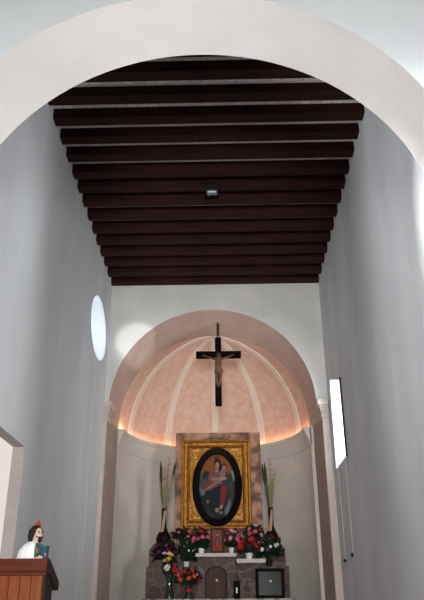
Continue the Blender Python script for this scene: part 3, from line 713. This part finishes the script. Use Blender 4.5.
bouquet('potted_flowers', 'dark purple and white flower arrangement spilling over the right lower tier', P(269, YF-.09, zt2), 'pot', .12, .07, C(268, 549, YF-.12), .29, .24, ['purple', 'deepred', 'white', 'purple', 'white'], 19, .048, 130, leafm='leaf', vm='lamp_black')
t = bouquet('flower_arrangement', 'dark arrangement of deep red flowers with lilac ribbon before the left vase', P(166, YF-.08, zt2), 'pot', .20, .09, C(165.5, 553, YF-.10), .24, .20, ['deepred', 'deepred', 'purple'], 13, .055, 130, leafm='leaf_purple', vm='lamp_black')
bm = bmesh.new(); rb = C(167, 554, YF-.30)
tube(bm, [(rb.x-.10, rb.y, rb.z+.01), (rb.x-.05, rb.y-.02, rb.z+.02), (rb.x, rb.y-.02, rb.z), (rb.x+.05, rb.y-.02, rb.z+.02), (rb.x+.09, rb.y, rb.z)], [.012, .03, .018, .03, .012], 8)
obj('ribbon', bm, M['ribbon'], t, smooth=60, label='lilac white ribbon')
# tall green glass vases on the altar table
YV = TY-.18
bouquet('vase_of_flowers', 'tall green glass vase with red, yellow and white flowers at far left of altar', P(170, YV, zm), 'vase', .44, .085, C(169.5, 567, YV), .13, .20, ['red', 'yellow', 'white', 'yellow', 'red'], 9, .066, 70, vm='green_glass', ll=.14)
t = bouquet('vase_of_flowers', 'green glass vase of orange red flowers left of the small arched door', P(189, YV, zm), 'vase', .27, .085, C(187.5, 578.5, YV), .24, .15, ['orange', 'red', 'orange', 'red', 'palepink'], 17, .055, 80, vm='green_glass', ll=.15)
bm = bmesh.new(); q = P(189, YV, zm); lathe(bm, [(.062, .125), (.074, .13), (.076, .175), (.064, .18)], q.x, q.y, 20, q.z); obj('red_band', bm, M['red'], t, smooth=60, label='red ribbon tied round the vase')

# ------------------------------------------------------------------ lectern, stand and statue at left
YL = 6.0
lr = at(47, 562, YL); lx1 = lr.x; lx0 = lx1-.62; lz = at(47, 558.2, YL).z; lzb = at(47, 571.5, YL).z
t = thing('lectern', 'orange brown wooden lectern with sloping top at the lower left', 'lectern', ((lx0+lx1)/2, YL+.2, SF))
bm = bmesh.new(); npk = 6; bx1 = lx1-.012; w = (bx1-.02-(lx0+.03))/npk
for k in range(npk): box(bm, lx0+.03+k*w, lx0+.03+(k+1)*w-.004, YL+.035, YL+.06, SF+.1, lzb, bev=.003)
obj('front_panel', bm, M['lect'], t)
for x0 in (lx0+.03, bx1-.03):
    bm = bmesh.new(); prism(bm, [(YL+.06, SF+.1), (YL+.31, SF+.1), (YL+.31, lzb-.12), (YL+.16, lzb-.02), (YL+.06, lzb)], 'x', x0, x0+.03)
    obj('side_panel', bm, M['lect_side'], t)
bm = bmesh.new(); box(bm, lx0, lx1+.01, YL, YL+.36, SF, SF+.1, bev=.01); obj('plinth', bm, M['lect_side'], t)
bm = bmesh.new(); box(bm, lx0-.01, lx1, YL, YL+.05, lzb, lz, bev=.006)
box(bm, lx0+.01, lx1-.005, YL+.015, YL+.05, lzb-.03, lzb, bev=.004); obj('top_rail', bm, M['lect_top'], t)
e = at(62.3, 582, YL+.52); 
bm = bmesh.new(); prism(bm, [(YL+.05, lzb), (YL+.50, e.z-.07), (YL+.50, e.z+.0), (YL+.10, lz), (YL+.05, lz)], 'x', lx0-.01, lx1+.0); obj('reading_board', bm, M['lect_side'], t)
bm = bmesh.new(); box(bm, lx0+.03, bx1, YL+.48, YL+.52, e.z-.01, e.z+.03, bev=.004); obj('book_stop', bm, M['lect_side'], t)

SY = 6.86
sc_ = at(34.5, 545, SY); stx = sc_.x+.010
ztop = at(34, 526, SY).z; HS = .80; zb = ztop-HS
t = thing('pedestal', 'slim wooden pedestal under the saint statue behind the lectern', 'pedestal', (stx, SY, SF))
bm = bmesh.new(); box(bm, stx-.15, stx+.15, SY-.15, SY+.15, SF, SF+.08, bev=.01); box(bm, stx-.17, stx+.17, SY-.17, SY+.17, zb-.05, zb, bev=.01); obj('slabs', bm, M['lect_top'], t)
bm = bmesh.new(); box(bm, stx-.09, stx+.09, SY-.09, SY+.09, SF+.08, zb-.05, bev=.012); obj('column', bm, M['lect'], t)

st = thing('saint_statue', 'painted statue of a bearded saint in white cape and teal robe behind the lectern', 'statue', (stx, SY, zb))
RZ = math.radians(52)         # built facing -y, then turned towards +x
def place(bm): 
    bmesh.ops.transform(bm, matrix=Matrix.Translation((stx, SY, zb)) @ Matrix.Rotation(RZ, 4, 'Z'), verts=bm.verts[:]); return bm
V = []; Rr = []; Eg = []
def add(v, r, p=None):
    V.append(v); Rr.append(r)
    if p is not None: Eg.append((p, len(V)-1))
    return len(V)-1
pel = add((0, 0, .40), .075); s1 = add((0, 0, .50), .07, pel); s2 = add((0, .0, .585), .075, s1); nk_ = add((0, -.005, .645), .032, s2)
hd = add((0, -.018, .70), .046, nk_); hd2 = add((0, -.016, .75), .044, hd); ht = add((0, -.008, .785), .028, hd2)
nose = add((0, -.076, .715), .010, hd)
for s in (-1, 1):
    sh = add((s*.082, 0, .600), .03, s2)
    el = add((s*.092, -.03, .50), .026, sh); 
    wr = add((s*.075, -.115, .485) if s < 0 else (s*.062, -.105, .505), .018, el); pa = add((s*.045, -.135, .495) if s < 0 else (s*.040, -.128, .525), .017, wr)
    pp = Vector(V[pa])
    for k in range(4): 
        f1 = add(tuple(pp+Vector((-s*.018, -.012-.002*k, .016-.010*k))), .0065, pa); add(tuple(pp+Vector((-s*(.034-.003*k), -.008, .018-.010*k))), .0055, f1)
    add(tuple(pp+Vector((-s*.006, -.004, .030))), .007, pa)
    lg = add((s*.05, 0, .30), .05, pel); kn = add((s*.05, -.01, .18), .04, lg); an = add((s*.05, .005, .035), .026, kn); add((s*.055, -.06, .018), .022, an)
body = obj('body', place(skin(V, Eg, Rr, 2)), M['flesh'], st, smooth=180)
bm = bmesh.new()
def folded(prof, n, amp, nf, sx, sy):
    rows = []
    for r, z, am in prof:
        rows.append([bm.verts.new((sx*(r+amp*am*math.sin(nf*2*PI*i/n))*math.cos(2*PI*i/n), sy*(r+amp*am*math.sin(nf*2*PI*i/n))*math.sin(2*PI*i/n), z)) for i in range(n)])
    for A, B in zip(rows, rows[1:]):
        for i in range(n): bm.faces.new((A[i], A[(i+1) % n], B[(i+1) % n], B[i]))
folded([(.155, .02, 1), (.15, .03, 1), (.135, .2, .8), (.115, .36, .5), (.108, .45, .4), (.115, .54, .3), (.115, .6, .1), (.07, .635, 0), (.045, .645, 0)], 44, .012, 11, 1.0, .78)
for s in (-1, 1): tube(bm, [(s*.080, 0, .600), (s*.098, -.022, .50), (s*.075, -.095, .487)], [.036, .036, .030], 12)
obj('robe', place(bm), M['robe'], body, smooth=60)
bm = bmesh.new()
tube(bm, [(.0, -.108, .57), (-.02, -.118, .50), (-.03, -.12, .42), (-.03, -.125, .3), (-.03, -.135, .12)], [.02, .03, .034, .03, .026], 8); obj('sash', place(bm), M['sash'], body, smooth=60)
bm = bmesh.new(); n = 30      # the cape wraps shoulders and back, open at the front
rows = []
for r, z, y0 in ((.052, .655, 0), (.085, .645, 0), (.130, .618, 0), (.165, .57, .005), (.185, .48, .01), (.195, .36, .015), (.20, .22, .02), (.21, .05, .02)):
    row = []
    for i in range(n+1):
        a = math.radians(22+212*i/n); q = r*.86+.006+.007*math.sin(i*1.7)*(z < .6)
        row.append(bm.verts.new((1.0*q*math.cos(a), y0+.92*q*math.sin(a), z)))
    rows.append(row)
for A, B in zip(rows, rows[1:]):
    for i in range(n): bm.faces.new((A[i], A[i+1], B[i+1], B[i]))
bmesh.ops.recalc_face_normals(bm, faces=bm.faces[:]); bmesh.ops.solidify(bm, geom=bm.faces[:], thickness=.012)
obj('cape', place(bm), M['cape'], body, smooth=60)
bm = bmesh.new()
ball(bm, (0, .014, .748), .062, 16, 10, (1, .95, 1.0))
for i in range(13):
    a = math.radians(-5+190*i/12); x, y = .052*math.cos(a), .050*math.sin(a)+.008
    tube(bm, [(x*.9, y, .765), (x*1.1, y*1.1, .70), (x*1.12, y*1.15+.004, .662)], [.022, .022, .010], 8)
obj('hair', place(bm), M['hair'], body, smooth=60)
bm = bmesh.new(); ball(bm, (0, -.058, .668), .020, 12, 8, (1.0, .8, 1.4))
for s in (-1, 1): tube(bm, [(s*.006, -.070, .697), (s*.02, -.064, .69), (s*.036, -.045, .695)], [.003, .0045, .006], 6)
obj('beard', place(bm), M['hair'], body, smooth=60)
bm = bmesh.new()
for s in (-1, 1): ball(bm, (s*.019, -.061, .732), .0065, 8, 6); tube(bm, [(s*.008, -.062, .745), (s*.02, -.062, .749), (s*.032, -.054, .744)], .0035, 5)
obj('eyes', place(bm), M['hair'], body, smooth=60)
bm = bmesh.new(); lathe(bm, [(0, 0), (.022, .008), (.026, .022), (.016, .045), (.006, .06), (0, .068)], 0, -.012, 12, .792); obj('flame', place(bm), M['flame'], body, smooth=60)
bm = bmesh.new(); ball(bm, (-.058, -.128, .565), .040, 16, 10, (.85, .22, 1.25)); obj('medallion', place(bm), M['medal'], body, smooth=60)
bm = bmesh.new(); tube(bm, [(.026, -.150, .05), (.028, -.150, .3), (.028, -.152, .52), (.029, -.154, .61)], [.010, .011, .013, .018], 8); obj('staff', place(bm), M['staffm'], body, smooth=60)
bm = bmesh.new(); lathe(bm, [(0, 0), (.17, 0), (.17, .012), (.16, .022), (0, .022)], 0, 0, 28); obj('base', place(bm), M['lect_side'], st, smooth=30)

# ------------------------------------------------------------------ window cords
def wall_cord(Y, z0, z1, x, label, s, knob=True):
    t = thing('window_pull', label, 'cord', (x-s*.012, Y, z0))
    bm = bmesh.new(); tube(bm, [(x-s*.012, Y, z1), (x-s*.012, Y, (z0+z1)/2), (x-s*.012, Y, z0)], .006, 6); obj('cord', bm, M['cord'], t)
    if knob:
        bm = bmesh.new(); lathe(bm, [(0, 0), (.022, .008), (.027, .03), (.016, .055), (.006, .065), (0, .065)], x-s*.03, Y, 12, z0-.06); obj('pull', bm, M['lamp_black'], t, smooth=50)
wall_cord(12.55, .90, 2.5, XR, 'pale cord with black pull hanging below far side of right window', 1)
wall_cord(11.75, .93, 2.5, XR, 'pale cord with black pull hanging below near side of right window', 1)
wall_cord(12.0, -.55, 4.49, XL, 'thin pale cord running down the left wall below the oval window', -1, False)

# ------------------------------------------------------------------ light
W = bpy.data.worlds.new('sky'); S.world = W; W.use_nodes = True
W.node_tree.nodes['Background'].inputs[0].default_value = (.88, .94, 1.0, 1); W.node_tree.nodes['Background'].inputs[1].default_value = .05
def area(name, loc, tgt, size, power, col, sy=None):
    l = bpy.data.lights.new(name, 'AREA'); l.energy = power; l.color = col; l.size = size
    if sy: l.shape = 'RECTANGLE'; l.size_y = sy
    o = bpy.data.objects.new(name, l); COL.objects.link(o); o.location = loc
    o.rotation_euler = (Vector(tgt)-Vector(loc)).to_track_quat('-Z', 'Y').to_euler(); return o
def point(name, loc, power, col, r=.05):
    l = bpy.data.lights.new(name, 'POINT'); l.energy = power; l.color = col; l.shadow_soft_size = r
    o = bpy.data.objects.new(name, l); COL.objects.link(o); o.location = loc; return o
# unseen fill areas added in the crossing to light the nave and apse
def spread(o, d): o.data.spread = math.radians(d)
spread(area('side_fill_light', (6.6, .9, 3.4), (-2.4, 8.4, 2.4), 1.0, 26, (.96, .98, 1.0)), 70)  # added fill aimed at the nave side walls
spread(area('side_fill_light', (-6.6, .9, 4.4), (2.1, 8.4, 2.8), 1.0, 8, (.96, .98, 1.0)), 70)
spread(area('rear_fill_light', (0, -5.8, .8), (0, 13, 4.2), 2.6, 305, (1.0, .98, .95), 3.2), 70)  # added frontal fill for the end wall and apse
spread(area('low_fill_light', (6.6, .9, .4), (-2.4, 8.0, 4.6), 1.0, 47, (.96, .98, 1.0)), 56)  # added upward fill for the upper nave walls, one each side
spread(area('low_fill_light', (-6.6, .9, .4), (2.1, 8.0, 4.8), 1.0, 58, (.96, .98, 1.0)), 56)

# shaft of light on the end wall beside the arch
sp = bpy.data.lights.new('light_shaft', 'SPOT'); sp.energy = 2700; sp.spot_size = math.radians(5.4); sp.spot_blend = .55; sp.shadow_soft_size = .04; sp.color = (.98, .99, 1)
so = bpy.data.objects.new('light_shaft', sp); COL.objects.link(so); so.location = (1.6, 3.2, 3.6)
so.rotation_euler = (at(138, 342, YB)-Vector(so.location)).to_track_quat('-Z', 'Y').to_euler()
spread(area('transept_window_light', (6.5, 2.9, 4.2), (-2.43, 6.2, 3.8), .35, 3.5, (.95, .98, 1.0)), 11)
spread(area('transept_window_light', (-6.5, 2.9, 4.2), (2.07, 6.05, 3.75), .35, 5.5, (.95, .98, 1.0)), 11)
# warm lamps lying on the cornice
for k in range(43):
    ang = 4+172*k/42; a = math.radians(ang)
    if 70 < ang < 110: continue
    point('cornice_lamp', (px+(pr-.075)*math.cos(a), YD+(pr-.075)*math.sin(a), 3.69), 1.5 if ang > 168 else (.26 if ang > 110 else .36), (1, .50, .26), .05)

# everything was laid out from eye level: stand it on the floor
for o in S.objects:
    if o.parent is None and o.type != 'CAMERA': o.location.z += EYE
vs = S.view_settings
S.display_settings.display_device = 'sRGB'
vs.view_transform = 'Standard'; vs.look = 'None'; vs.gamma = 1.0; vs.use_curve_mapping = False; vs.exposure = 0.0
S.cycles.max_bounces = 10; S.cycles.diffuse_bounces = 6; S.cycles.sample_clamp_indirect = 6.0
